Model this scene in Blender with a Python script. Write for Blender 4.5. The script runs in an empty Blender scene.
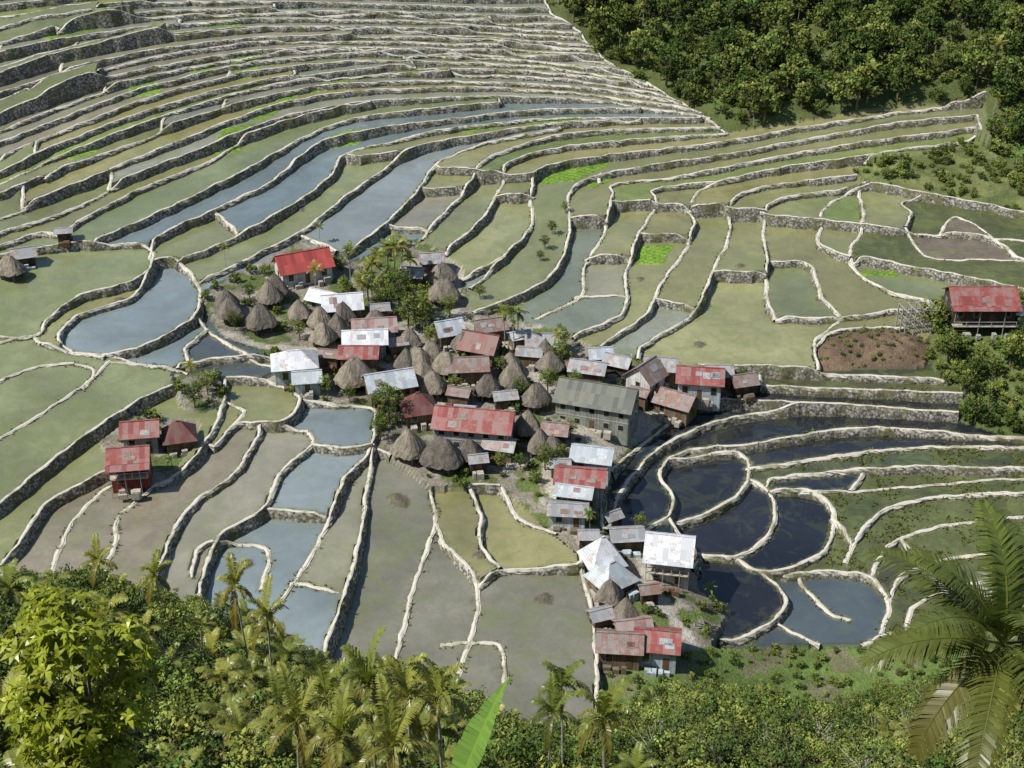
import bpy, math, random, time, warnings
import numpy as np
from mathutils import Vector, Matrix
warnings.simplefilter('ignore')
T0=time.time()
random.seed(5); rng=np.random.default_rng(5)
SC=bpy.context.scene
# ------------------------------------------------------------------ camera
F=1407.0; P=math.radians(30); CZ=130.0
cam=bpy.data.cameras.new("camera"); co=bpy.data.objects.new("camera",cam); SC.collection.objects.link(co)
co.location=(0,0,CZ); co.rotation_euler=(math.radians(60),0,0)
cam.sensor_width=36; cam.lens=36*F/1024; cam.clip_end=5000; SC.camera=co
cp,spn=math.cos(P),math.sin(P)
def proj(x,y,z):
    dz=z-CZ; f=y*cp-dz*spn; up=y*spn+dz*cp
    f=np.where(np.abs(f)<1,1,f) if isinstance(f,np.ndarray) else f
    return 512+F*x/f, 384-F*up/f
# ------------------------------------------------------------------ land form
def sp(t,w): 
    t=np.asarray(t,dtype=float)/w
    return w*(np.log1p(np.exp(-np.abs(t)))+np.maximum(t,0))
def sg(t): return 1/(1+np.exp(-np.clip(t,-40,40)))
def valley(x,y):
    x=np.asarray(x,dtype=float); y=np.asarray(y,dtype=float)
    z=0.085*(y-151)+0.095*sp(-(x-38),12)+0.07*sp(x-60,10)
    yh=285-0.35*sp(-x-10,15)
    z=z+0.21*sp(y-yh,14)
    xb=18+11*sg((172-y)/4)
    z=z-5.0*sg((x-xb)/3.0)*sg((209+0.05*x-y)/3.0)
    return z
def ye(x): return 133+19*sg(-(x+32)/10)+13*sg((x-32)/8)
def fore(x,y):
    e=ye(x); zf=valley(x,e)+0.78*(e-y); zn=128.3-1.35*y-0.12*np.abs(x)
    return np.minimum(np.maximum(zf,zn),128.4)
def wob(x,y,s=1.0):
    return (np.sin(x*.31*s+1.3*np.sin(y*.23*s))+np.sin(y*.37*s+1.7*np.sin(x*.19*s+2))+.6*np.sin(x*.83*s+y*.71*s)+.5*np.sin(y*1.1*s-x*.67*s))/3.1
def base(x,y): return np.maximum(valley(x,y),fore(x,y))
TT=np.arange(90,1100,1.0)
def ground(u,v):
    """sight line (u,v) of the survey camera -> point where it meets the valley land form"""
    u=np.atleast_1d(np.asarray(u,float)); v=np.atleast_1d(np.asarray(v,float))
    a=(u-512)/F; b=(384-v)/F
    dx=a; dy=cp+b*spn; dz=-spn+b*cp
    X=dx[:,None]/dy[:,None]*TT; Y=np.broadcast_to(TT,X.shape); Z=CZ+dz[:,None]/dy[:,None]*TT
    D=Z-valley(X,Y)
    i=np.argmax(D<0,axis=1); i=np.clip(i,1,len(TT)-1); r=np.arange(len(u))
    d0=D[r,i-1]; d1=D[r,i]; t=TT[i-1]+np.clip(d0/(d0-d1+1e-9),0,1)
    return dx/dy*t, t
# ------------------------------------------------------------------ survey lines
def guide(*p): return [tuple(q) for q in p]
G=[guide((-120,-5),(0,-22),(100,-34),(300,-38),(548,-30)),
   guide((-120,40),(0,20),(60,12),(150,4),(300,4),(420,8),(548,12)),
   guide((-120,90),(0,58),(50,44),(130,30),(260,20),(400,22),(500,28),(580,38)),
   guide((-120,150),(0,108),(60,84),(150,58),(260,42),(390,43),(500,47),(604,60)),
   guide((-120,215),(0,163),(50,140),(130,105),(230,76),(350,62),(470,64),(560,70),(648,86)),
   guide((-120,240),(0,200),(60,173),(140,140),(215,112),(310,88),(420,82),(540,86),(620,93),(685,108)),
   guide((-120,275),(0,236),(60,218),(100,195),(150,172),(215,145),(290,116),(370,103),(500,98),(600,102),(716,122))]
NI=[3,2,3,3,2,1]
LINES=[]
def resample(p,n):
    p=np.array(p,float); d=np.r_[0,np.cumsum(np.hypot(*np.diff(p,axis=0).T))]
    t=np.linspace(0,d[-1],n); return np.c_[np.interp(t,d,p[:,0]),np.interp(t,d,p[:,1])]
def bynx(p,n):
    p=np.array(p,float); x=np.linspace(p[0,0],p[-1,0],n); return np.c_[x,np.interp(x,p[:,0],p[:,1])]
fam=[]
for i in range(6):
    A=bynx(G[i],40); B=bynx(G[i+1],40)
    for k in range(NI[i]+1):
        f=k/(NI[i]+1.0)
        w=np.cumsum(rng.normal(0,.8,40)); w-=np.linspace(w[0],w[-1],40); w=np.clip(w,-2.2,2.2)
        L=A*(1-f)+B*f
        if k>0: L[:,1]+=w
        fam.append(L)
fam.append(bynx(G[6],40))
for n_,L in enumerate(fam):
    if n_ in (0,len(fam)-1) or rng.random()<.45: LINES.append(L)
    else:
        a=int(rng.integers(8,32)); LINES.append(L[:a]); 
        M=L[a-1:].copy(); M[0,1]+=rng.choice((-4,4)); M[1,1]+=rng.choice((-1,1)); LINES.append(M)
for i in range(len(fam)-1):
    for k in range(rng.integers(1,4)):
        j=int(rng.integers(3,37)); A=fam[i][j]; B=fam[i+1][j]
        B=B+np.array([-rng.uniform(3,8),0]); LINES.append(np.array([A,(A+B)/2+rng.normal(0,1,2),B]))
RAW="""
545,-20 548,12 575,30 604,60 648,86 690,110 728,134
870,183 925,193 1024,213 1200,244
815,349 838,333 905,329
-60,262 0,248 40,236 60,240
60,240 95,215 140,190 200,165 240,140 300,118 370,105
90,248 150,222 200,197 262,165 300,140 345,120 420,112 500,106
150,262 158,240 215,212 270,185 300,158 330,140 400,128 470,120 540,112 640,112
178,264 240,240 290,212 330,180 345,152 400,140 450,130 560,120 700,122
205,282 250,262 300,235 330,212 370,180 410,150 470,138 530,128 640,122
345,262 390,225 420,190 440,160 490,140 560,130
405,262 430,232 462,195 490,160 540,140 600,132 720,130
440,262 480,225 500,185 512,165 560,148 640,142 725,135
455,285 505,260 530,228 532,195 540,172 600,158 700,148 800,130 900,112 985,97
470,315 535,292 562,262 570,225 572,190 610,172 700,162 790,145 880,128 978,112
535,320 580,298 584,268 604,235 613,198 615,182 680,178 760,163 830,150 900,140 978,124
570,342 622,318 626,275 640,235 655,205 655,190 720,183 780,170 870,157 980,137
600,350 645,318 665,280 688,245 690,212 650,205
640,350 695,312 712,275 728,240 726,213 690,210
726,213 745,195 800,182 850,175 870,160
690,212 700,190 740,180
775,322 768,300 766,255 765,215 790,198 850,185 870,180
726,213 765,215
760,216 800,222 822,224 850,228 900,235 960,235 1024,240 1100,245
818,224 828,205 845,190 870,182
905,232 912,215 903,200 925,192
940,235 955,215 985,230 1024,262 1090,280
860,190 862,230 850,262 885,292 945,308
768,262 808,264 822,300 840,322
822,224 820,245 850,262
712,275 766,277
860,262 930,275 1024,295 1090,310
775,322 840,322 900,312 945,306
905,232 930,262 1000,262 1060,268
840,322 815,345 818,372
570,222 604,224
613,205 650,205
497,195 535,198
584,258 630,262
575,298 622,300
440,170 500,178 535,178
300,235 345,262
345,152 360,158 405,152
215,212 240,240
425,190 465,192
385,228 430,235
470,290 505,262
640,235 688,240
600,182 600,170
650,300 695,312
-120,270 0,255 60,248 95,247 147,248 152,268 130,288 80,300 48,322 30,340 -60,335 -120,345
152,262 178,262 198,288 196,318 160,345 110,358 62,347 75,318 130,298 150,275
-120,375 -60,358 0,345 30,338 40,345 62,352 105,362
-120,430 -40,400 0,382 40,368 75,366
75,366 95,375 85,392
-120,520 -60,475 0,443 50,412 95,380 110,363
-120,640 -60,565 0,512 50,470 100,432 150,400 185,383 180,372 110,364
-20,600 20,545 45,505 70,490 112,468
50,580 70,520 100,487 118,478
100,600 115,545 118,515 150,490 190,470 215,430 225,400 225,378
118,478 150,490
150,620 165,560 190,510 235,475 258,435 262,425 308,430
195,625 215,545 265,510 280,475 312,445 308,430
192,580 200,550 235,538 268,548 262,590
262,630 300,575 330,520 345,480 372,450 375,425
265,510 300,515 330,520
312,445 345,452 372,450
320,680 345,600 360,545 365,500 370,465 374,448
345,600 312,590 290,585
385,700 405,620 418,570 435,520 430,487
375,448 410,465 430,487
455,690 470,640 478,590 445,545 435,520
478,590 500,575 540,573 577,572
430,487 470,484 500,486
500,485 522,520 575,545 580,570 592,610 596,670 598,730
470,485 480,515 482,550 500,575
440,645 470,645 500,650 505,690
225,378 262,382 300,400 285,425 262,425
235,425 262,425
225,400 245,412 235,425 215,450
300,400 335,405 375,410 375,425
196,318 220,340 260,365 290,370
185,350 200,335
180,366 225,360 285,362
110,358 150,368 180,372
600,352 650,366 760,372 840,377 945,381 1000,380
760,386 840,392 945,397 1024,393 1100,393
700,402 760,402 850,409 965,418 1100,420
760,372 760,386
608,528 622,490 655,458 700,432 745,414 800,406
690,405 652,440 615,470 600,500 603,528
608,528 640,530 668,524 672,500 660,480 668,462 690,452
668,462 700,458 742,455 748,480 735,500 700,520 672,524
690,452 745,450 800,440 870,430 970,438 1024,438 1100,440
745,470 775,468 830,460 900,450 1024,447 1100,450
690,552 735,560 765,540 776,512 768,490 748,480
668,524 680,545 690,552 700,570 
700,560 690,575 700,590
770,480 830,474 920,468 980,470 1100,462
775,490 810,492 832,510 830,545 800,568 762,575 735,560
762,575 785,600 775,625 740,640 700,632
785,577 830,572 870,580 888,605 880,640
800,580 830,615 850,622
800,492 850,492 920,485 1000,478 1100,478
845,565 868,525 900,505 960,495 1024,492 1100,490
870,580 885,550 920,532 980,520 1024,515 1100,512
888,605 905,575 950,560 1024,550 1100,545
832,520 850,545 845,565
905,640 915,610 960,590 1024,580
775,625 810,645 850,655 880,640 905,640
700,650 740,655 790,672 860,672
850,492 862,475
900,540 950,600
"""
for ln in RAW.strip().splitlines():
    LINES.append(np.array([[float(c) for c in t.split(',')] for t in ln.split()]))
def smooth(p,step=3.0):
    p=np.asarray(p,float)
    if len(p)<3: return resample(p,max(3,int(np.hypot(*(p[-1]-p[0]))/step)+2))
    q=np.vstack([2*p[0]-p[1],p,2*p[-1]-p[-2]]); out=[]
    for i in range(1,len(q)-2):
        n=max(2,int(np.hypot(*(q[i+1]-q[i]))/step)); t=np.linspace(0,1,n,endpoint=False)[:,None]
        out.append(.5*((2*q[i])+(-q[i-1]+q[i+1])*t+(2*q[i-1]-5*q[i]+4*q[i+1]-q[i+2])*t*t+(-q[i-1]+3*q[i]-3*q[i+1]+q[i+2])*t**3))
    out.append(p[-1:]); return np.vstack(out)
SM=[smooth(L) for L in LINES]
for i,L in enumerate(SM):
    oth=np.vstack([M for j,M in enumerate(SM) if j!=i])
    for end in (0,-1):
        d=np.hypot(*(oth-L[end]).T); k=np.argmin(d)
        if 1.0<d[k]<16:
            SM[i]=np.vstack([oth[k:k+1],SM[i]]) if end==0 else np.vstack([SM[i],oth[k:k+1]])
WL=[]
for L in SM:
    n=len(L); w=np.zeros((n,2))
    for f in (.35,.17,.6,.95): w+=np.sin(np.arange(n)[:,None]*f+rng.uniform(0,6,2))*.45
    w*=np.minimum(1,np.minimum(np.arange(n),np.arange(n)[::-1])/4.0)[:,None]
    x,y=ground(L[:,0]+w[:,0],L[:,1]+w[:,1]*.8)
    p=np.c_[x,y]; keep=np.r_[True,np.hypot(*np.diff(p,axis=0).T)>.02]; p=p[keep]
    if len(p)<3: continue
    D=np.hypot(*np.diff(p,axis=0).T).sum()
    WL.append(resample(p,max(3,int(D/.7))))
# ------------------------------------------------------------------ terrain grid
h=.5
FX=np.arange(-190,190+h/2,h); FY=np.arange(100,450+h/2,h); nx,ny=len(FX),len(FY)
X,Y=np.meshgrid(FX,FY); VB=valley(X,Y); U,V=proj(X,Y,VB)
def pip(poly,u,v):
    r=np.zeros(u.shape,bool); n=len(poly)
    for i in range(n):
        x1,y1=poly[i]; x2,y2=poly[(i+1)%n]
        if y1==y2: continue
        c=((y1>v)!=(y2>v))&(u<(x2-x1)*(v-y1)/(y2-y1)+x1); r^=c
    return r
def PL(s): return [tuple(float(c) for c in t.split(',')) for t in s.split()]
zone=np.zeros(X.shape,int) # 0 paddies 1 village 2 forest 3 scrub 4 grass 5 foreground 6 mound 7 yard 8 weeds
VILL=PL("200,300 215,285 262,262 300,240 350,262 420,240 462,268 470,312 540,325 600,350 650,364 760,372 760,386 700,402 650,440 615,470 600,500 603,528 640,545 690,556 700,590 730,610 715,640 700,680 597,690 592,610 580,560 530,515 500,485 430,487 390,455 375,430 375,410 340,403 300,398 262,380 290,368 225,338")
zone[pip(VILL,U,V)]=1
zone[pip(PL("172,372 215,372 225,395 205,415 180,405"),U,V)]=1
zone[pip(PL("100,440 135,415 200,420 195,450 170,480 120,492"),U,V)]=1
zone[pip(PL("700,580 735,605 860,650 905,640 1300,640 1300,900 600,900 600,660 700,650"),U,V)&(V>648)]=8
zone[pip(PL("548,-400 1900,-400 1900,260 1300,260 1024,185 990,150 985,97 900,104 790,122 728,132 690,108 648,86 604,60 575,30 548,12"),U,V)]=2
zone[pip(PL("850,168 978,140 1024,185 1300,260 1024,212 925,192 870,182"),U,V)]=4
zone[pip(PL("945,302 1024,300 1300,310 1300,392 1024,393 945,384 925,350"),U,V)]=3
zone[pip(PL("960,384 1300,384 1300,440 1000,436 960,420"),U,V)]=3
zone[pip(PL("815,348 838,332 905,328 932,345 925,366 818,372"),U,V)]=6
zone[pip(PL("562,420 600,425 640,410 668,418 650,434 612,462 590,450"),U,V)]=7
zone[(V<-40)&(U<560)]=2
zone[Y<ye(X)]=5
bar=np.zeros(X.shape,bool)
for p in WL:
    D=np.hypot(*np.diff(p,axis=0).T).sum(); q=resample(p,max(3,int(D/.15)))
    i=np.round((q[:,0]-FX[0])/h).astype(int); j=np.round((q[:,1]-FY[0])/h).astype(int)
    ok=(i>=0)&(i<nx)&(j>=0)&(j<ny); bar[j[ok],i[ok]]=True
bar&=(zone==0)
key=zone.copy(); key[bar]=-1
lab=-np.ones(X.shape,int); par=[]
def find(a):
    while par[a]!=a: par[a]=par[par[a]]; a=par[a]
    return a
prev=[]
for j in range(ny):
    row=key[j]; ch=np.flatnonzero(np.diff(row))+1; st=np.r_[0,ch]; en=np.r_[ch,nx]; cur=[]
    for s,e in zip(st,en):
        if row[s]<0: continue
        n=len(par); par.append(n); cur.append((s,e,row[s],n)); lab[j,s:e]=n
    a=b=0
    while a<len(prev) and b<len(cur):
        A,B=prev[a],cur[b]
        if A[0]<B[1] and B[0]<A[1] and A[2]==B[2]:
            ra,rb=find(A[3]),find(B[3]); par[max(ra,rb)]=min(ra,rb)
        if A[1]<B[1]: a+=1
        else: b+=1
    prev=cur
root=np.array([find(a) for a in range(len(par))]+[-1]); lab=root[lab]
def boxsum(A,R):
    Pd=np.pad(A,((R+1,R),(R+1,R))); S=Pd.cumsum(0).cumsum(1)
    n,m=A.shape
    return S[2*R+1:2*R+1+n,2*R+1:2*R+1+m]-S[:n,2*R+1:2*R+1+m]-S[2*R+1:2*R+1+n,:m]+S[:n,:m]
PAL={'olive':((.235,.24,.115),.86),'green':((.18,.225,.075),.7),'grey':((.245,.252,.195),.94),'blue':((.205,.25,.255),1.0),  # blue, and partly grey, have sky reflection put into the colour
 'mud':((.235,.22,.165),.85),'brown':((.18,.155,.12),.6),'dark':((.02,.023,.03),1.15),'swamp':((.062,.07,.036),.8),'swampg':((.085,.105,.04),.6),'swampb':((.095,.08,.055),.6),'pond':((.085,.10,.105),1.05),'pale':((.25,.27,.20),.96)}
SEED=[l.split() for l in """70,280 olive
140,310 blue
180,205 olive
240,250 blue
270,200 blue
370,170 blue
330,225 olive
380,215 blue
430,235 grey
465,195 olive
500,215 olive
500,285 blue
535,240 grey
590,205 olive
575,310 pale
640,210 olive
620,160 green
700,170 olive
700,245 olive
740,320 olive
800,290 olive
800,245 olive
880,215 olive
940,220 brown
1000,215 brown
1000,250 olive
900,270 olive
980,285 olive
850,145 olive
850,180 green
950,115 mud
950,130 green
850,122 mud
240,350 pond
15,400 olive
60,430 pale
100,400 blue
100,450 olive
60,505 olive
100,520 mud
155,515 olive
235,400 olive
210,505 grey
230,440 olive
300,490 blue
335,427 blue
400,520 pale
310,560 blue
270,540 grey
440,590 mud
480,510 olive
530,540 olive
540,620 grey
235,560 pale
310,610 blue
370,560 pale
640,490 dark
700,480 dark
735,520 dark
730,590 dark
800,520 dark
720,430 dark
850,415 dark
860,445 dark
1000,443 dark
900,480 swamp
940,515 swamp
830,600 pond
800,600 pond
910,590 brown
960,570 swamp
980,610 brown
810,655 dark
740,650 pond
870,500 swamp
845,535 swamp
990,455 dark
850,383 swamp
920,540 green
870,470 swamp
700,385 mud""".splitlines()]
SP=np.array([[float(c) for c in s[0].split(',')] for s in SEED])
ZF=np.full(X.shape,np.nan); COL=np.zeros(X.shape+(3,)); WET=np.zeros(X.shape)
order=np.argsort(lab.ravel(),kind='stable'); ls=lab.ravel()[order]; uq,ix=np.unique(ls,return_index=True); ix=np.r_[ix,len(ls)]
nl=0
for k,u0 in enumerate(uq):
    if u0<0: continue
    idx=order[ix[k]:ix[k+1]]; jj,ii=np.unravel_index(idx,X.shape)
    if zone[jj[0],ii[0]]!=0: continue
    nl+=1
    j0,j1,i0,i1=jj.min(),jj.max()+1,ii.min(),ii.max()+1
    M=(lab[j0:j1,i0:i1]==u0).astype(float); B=VB[j0:j1,i0:i1]
    bz=VB[jj,ii]; uu,v_=U[jj,ii],V[jj,ii]; inf=(uu>0)&(uu<1024)&(v_>0)
    if inf.sum()<10: inf[:]=True
    cu,cv=np.median(uu[inf]),np.median(v_[inf])
    if bz.max()-bz.min()<2.4 or len(idx)<60: ZF[jj,ii]=bz.mean()
    else:
        R=26 if cv<140 else 40
        z=boxsum(B*M,R)/np.maximum(boxsum(M,R),1); ZF[jj,ii]=z[jj-j0,ii-i0]
    if cv<130 and cu<720: ty=rng.choice(['mud','grey','olive','green','brown','pale'],p=[.27,.25,.21,.09,.08,.10])
    elif len(idx)<40: ty='mud'
    else: ty=SEED[int(np.argmin(np.hypot(SP[:,0]-cu,SP[:,1]-cv)))][1]
    if cu>775 and cv>425 and ty not in ('dark','pond'): ty=rng.choice(['swamp','swampg','swampb','dark'],p=[.4,.25,.2,.15])
    c,w=PAL[ty]; j=rng.normal(1,.08); t=rng.normal(0,.05)
    cc=np.array(c)*j*np.array([1+t,1,1-t*.5])
    COL[jj,ii]=cc; WET[jj,ii]=w
print("labels",nl,time.time()-T0)
nz=zone!=0
ZF[nz]=(VB+wob(X,Y,1.0)*.2)[nz]
def soft(k,R):
    m=(zone==k).astype(float); b=boxsum(m,R)/(2*R+1)**2; return np.clip((b-.5)*2,0,1)*m
f=zone==5; ZF[f]=base(X,Y)[f]+wob(X,Y)[f]*.5
ZF[nz]+=(soft(6,7)*(1.6+.6*wob(X,Y,2.2))+soft(2,8)*(1.0+wob(X,Y,.5)*2.2)+soft(4,6)*(.3+wob(X,Y,.8)*.8)+soft(3,6)*(.6+wob(X,Y,.9)))[nz]
ZC={1:(.25,.225,.175),2:(.10,.125,.04),3:(.11,.14,.045),4:(.17,.19,.07),5:(.09,.11,.035),6:(.17,.12,.08),7:(.46,.42,.34),8:(.13,.19,.05)}
for k,c in ZC.items(): COL[zone==k]=c
g=(zone==1)&(wob(X,Y,1.3)>.02); COL[g]=(.12,.155,.05)
g=(zone==1)&(wob(X+40,Y,2.3)>.35); COL[g]=(.33,.31,.26)
g=(zone==4)&(wob(X,Y,1.6)>.15); COL[g]=(.12,.15,.05)
g=(zone==8)&(wob(X,Y,1.9)>.25); COL[g]=(.17,.17,.09)
for s in ["300,330 345,352 400,372 440,405 500,468 560,435 640,420 700,404","560,435 548,480 585,545 598,600 600,668","215,330 262,345 345,352","480,320 500,345 560,400 600,440","462,268 455,310 500,345","640,560 660,600 690,640"]:
    q=smooth(PL(s)); x,y=ground(q[:,0],q[:,1]); q=resample(np.c_[x,y],max(3,int(np.hypot(*np.diff(np.c_[x,y],axis=0).T).sum()/.4)))
    for a in (-.5,0,.5):
        for b in (-.5,0,.5):
            i=np.clip(np.round((q[:,0]+a-FX[0])/h).astype(int),0,nx-1); j=np.clip(np.round((q[:,1]+b-FY[0])/h).astype(int),0,ny-1)
            m=zone[j,i]==1; COL[j[m],i[m]]=(.44,.405,.34)
for it in range(8):
    m=np.isnan(ZF)
    if not m.any(): break
    N=np.stack([np.roll(ZF,s,a) for s,a in ((1,0),(-1,0),(1,1),(-1,1))])
    v=np.nanmin(N,0)
    ZF[m]=v[m]
ZF[np.isnan(ZF)]=VB[np.isnan(ZF)]
COL[bar]=(.22,.205,.15)
d1=bar.copy()
for s,a in ((1,0),(-1,0),(1,1),(-1,1)): d1|=np.roll(bar,s,a)
ed=d1&~bar&(zone==0)
COL[ed]=COL[ed]*.6+np.array((.15,.155,.075))*.4; WET[ed]*=.6
BEDS=["128,86 145,80 164,83 160,95 132,95","62,152 95,143 99,150 72,160","222,127 256,124 242,140 240,149 214,150","250,108 280,102 276,112 264,121 250,119","330,136 350,129 366,131 358,140 328,143",
"540,170 575,163 612,154 606,165 575,180 540,181","585,180 616,168 610,178 592,186","642,242 674,242 662,265 632,262","40,36 108,18 110,25 50,42","205,22 240,20 240,26 205,28","526,120 582,117 582,123 526,126","228,58 262,52 260,60 232,65",
"310,86 350,78 348,84 312,92","278,96 300,90 298,98 276,104","235,72 262,66 258,74 238,78","190,70 214,66 212,72 192,75","530,66 560,64 558,69 532,70","860,272 900,270 898,276 862,277","462,128 500,122 498,128 464,134"]
for b in BEDS:
    m=pip(PL(b),U,V)&(zone==0)&~bar
    row=(np.sin((X*.5+Y)*4.2)>-.5)
    COL[m]=(np.array((.19,.33,.04))*(.8+.3*rng.random(m.sum()))[:,None])*np.where(row[m],1,.6)[:,None]; ZF[m]+=.12*rng.random(m.sum())+.08; WET[m]=.1
for (u,v,r) in [(400,497,1.0),(395,492,.7),(640,280,.6),(300,210,.6),(545,600,.8),(245,560,.7),(820,300,.7),(740,270,.6),(120,300,.6),(480,560,.6),(700,345,.7)]:
    x,y=ground(u,v); d=np.hypot(X-x[0],Y-y[0]); m=(d<r*1.6)&(zone==0); ZF[m]+=.35*(1-d[m]/(r*1.6)); COL[m]=(.12,.11,.07); WET[m]=.3
ax=np.r_[np.arange(-1400,-200,40),np.arange(-200,-190,5),FX,np.arange(195,200,5),np.arange(200,1401,40)]
ay=np.r_[np.arange(-400,0,20),np.arange(0,100,2.5),FY,np.arange(455,500,5),np.arange(500,2000,40)]
ox=int(np.searchsorted(ax,FX[0])); oy=int(np.searchsorted(ay,FY[0]))
AX,AY=np.meshgrid(ax,ay); BZ=base(AX,AY)+wob(AX,AY,.3)*.6
BZ[oy:oy+ny,ox:ox+nx]=ZF
CC=np.zeros(AX.shape+(3,)); CC[:]=(.08,.10,.035); CC[oy:oy+ny,ox:ox+nx]=COL
WW=np.zeros(AX.shape); WW[oy:oy+ny,ox:ox+nx]=WET
def zat(x,y):
    fi=np.clip((np.asarray(x)-FX[0])/h,0,nx-1.001); fj=np.clip((np.asarray(y)-FY[0])/h,0,ny-1.001)
    i=fi.astype(int); j=fj.astype(int); a=fi-i; b=fj-j
    z=(ZF[j,i]*(1-a)+ZF[j,i+1]*a)*(1-b)+(ZF[j+1,i]*(1-a)+ZF[j+1,i+1]*a)*b
    o=(np.asarray(y)<FY[0])
    return np.where(o,base(x,y),z)
def mknp(name,verts,faces,mats,midx=None,smooth=False):
    me=bpy.data.meshes.new(name); verts=np.asarray(verts,np.float32); 
    if isinstance(faces,np.ndarray):
        nf,k=faces.shape; me.vertices.add(len(verts)); me.vertices.foreach_set('co',verts.ravel())
        me.loops.add(nf*k); me.loops.foreach_set('vertex_index',faces.astype(np.int32).ravel())
        me.polygons.add(nf); me.polygons.foreach_set('loop_start',np.arange(0,nf*k,k,dtype=np.int32))
        me.update(calc_edges=True)
    else: me.from_pydata(verts.tolist(),[],[list(f) for f in faces]); me.update()
    for m in mats: me.materials.append(m)
    if midx is not None: me.polygons.foreach_set('material_index',np.asarray(midx,np.int32))
    me.polygons.foreach_set('use_smooth',np.full(len(me.polygons),smooth))
    return me
def obj(name,data,loc=(0,0,0),rot=0,sc=1,parent=None):
    o=bpy.data.objects.new(name,data); SC.collection.objects.link(o); o.location=loc; o.rotation_euler=(0,0,rot)
    o.scale=(sc,sc,sc) if not isinstance(sc,tuple) else sc
    if parent: o.parent=parent
    return o
# ------------------------------------------------------------------ materials
def newmat(name):
    m=bpy.data.materials.new(name); m.use_nodes=True; nt=m.node_tree; return m,nt,nt.nodes['Principled BSDF']
def nd(nt,t,**k):
    n=nt.nodes.new(t)
    for a,b in k.items(): setattr(n,a,b)
    return n
def ramp(nt,fac,stops):
    r=nt.nodes.new('ShaderNodeValToRGB'); e=r.color_ramp.elements
    while len(e)<len(stops): e.new(.5)
    for q,(p,c) in zip(e,stops):
        q.position=p; q.color=(c,c,c,1) if isinstance(c,(int,float)) else (*c,1)
    nt.links.new(fac,r.inputs[0]); return r.outputs[0]
def mixc(nt,fac,a,b,mode='MIX'):
    n=nt.nodes.new('ShaderNodeMix'); n.data_type='RGBA'; n.blend_type=mode
    for s,v in ((n.inputs[0],fac),(n.inputs[6],a),(n.inputs[7],b)):
        if hasattr(v,'is_linked') : nt.links.new(v,s)
        elif isinstance(v,(int,float)): s.default_value=v
        else: s.default_value=(*v,1)
    return n.outputs[2]
def math_(nt,op,a,b=0,clamp=False,c=None):
    n=nt.nodes.new('ShaderNodeMath'); n.operation=op; n.use_clamp=clamp
    for s,v in ((n.inputs[0],a),(n.inputs[1],b)):
        if hasattr(v,'is_linked'): nt.links.new(v,s)
        else: s.default_value=v
    if c is not None: n.inputs[2].default_value=c
    return n.outputs[0]
def noise(nt,vec,scale,detail=4,rough=.6,dist=0):
    n=nd(nt,'ShaderNodeTexNoise'); n.inputs['Scale'].default_value=scale; n.inputs['Detail'].default_value=detail
    n.inputs['Roughness'].default_value=rough; n.inputs['Distortion'].default_value=dist; nt.links.new(vec,n.inputs['Vector']); return n.outputs['Fac']
def bump(nt,b,hgt,st,dist=.1):
    n=nt.nodes.new('ShaderNodeBump'); n.inputs['Distance'].default_value=dist
    if hasattr(st,'is_linked'): nt.links.new(st,n.inputs['Strength'])
    else: n.inputs['Strength'].default_value=st
    nt.links.new(hgt,n.inputs['Height']); nt.links.new(n.outputs[0],b.inputs['Normal'])
def setspec(b,v): b.inputs['Specular IOR Level'].default_value=v
def diffuse_only(nt,c,normal=None):
    d=nd(nt,'ShaderNodeBsdfDiffuse'); nt.links.new(c,d.inputs[0]); nt.links.new(d.outputs[0],nt.nodes['Material Output'].inputs[0]); nt.nodes.remove(nt.nodes['Principled BSDF']); return d

MT,nt,b=newmat('paddy_ground')
pos=nd(nt,'ShaderNodeNewGeometry').outputs['Position']
ca=nd(nt,'ShaderNodeVertexColor',layer_name='Col').outputs[0]
wa=nd(nt,'ShaderNodeAttribute',attribute_name='wet').outputs['Fac']
n1=noise(nt,pos,.045,3,.6,.8); n2=noise(nt,pos,.35,4,.7,.5); n3=noise(nt,pos,2.4,2,.7)
f1=ramp(nt,n1,[(.3,.74),(.7,1.22)]); f2=ramp(nt,n2,[(.3,.72),(.7,1.25)]); f3=ramp(nt,n3,[(.3,.7),(.7,1.28)])
dry=math_(nt,'SUBTRACT',1.0,wa,True); k3=math_(nt,'MULTIPLY_ADD',dry,.9,True,.08); k2=math_(nt,'MULTIPLY_ADD',dry,.9,True,.34)
c=mixc(nt,1,ca,f1,'MULTIPLY'); c=mixc(nt,k2,c,f2,'MULTIPLY')
c=mixc(nt,k3,c,f3,'MULTIPLY')
alg=ramp(nt,noise(nt,pos,.11,5,.8,1.0),[(.50,0.),(.58,.6)])
alg=math_(nt,'MULTIPLY',alg,ramp(nt,wa,[(.45,0.),(.6,1.),(.9,1.),(1.0,.3)]))
c=mixc(nt,alg,c,mixc(nt,.6,c,(.17,.21,.06)))
nt.links.new(c,b.inputs['Base Color'])
ro=ramp(nt,wa,[(0.,.95),(.5,.6),(.8,.24),(1.,.06)]); ro2=math_(nt,'MULTIPLY',ro,ramp(nt,n2,[(.35,.6),(.65,1.3)]),True)
nt.links.new(ro2,b.inputs['Roughness']); nt.links.new(ramp(nt,wa,[(0.,.2),(.7,.75),(1.,.85)]),b.inputs['Specular IOR Level'])
bump(nt,b,n3,ramp(nt,wa,[(0.,.9),(.6,.25),(.8,.03),(1.,.015)]),.25)

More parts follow.
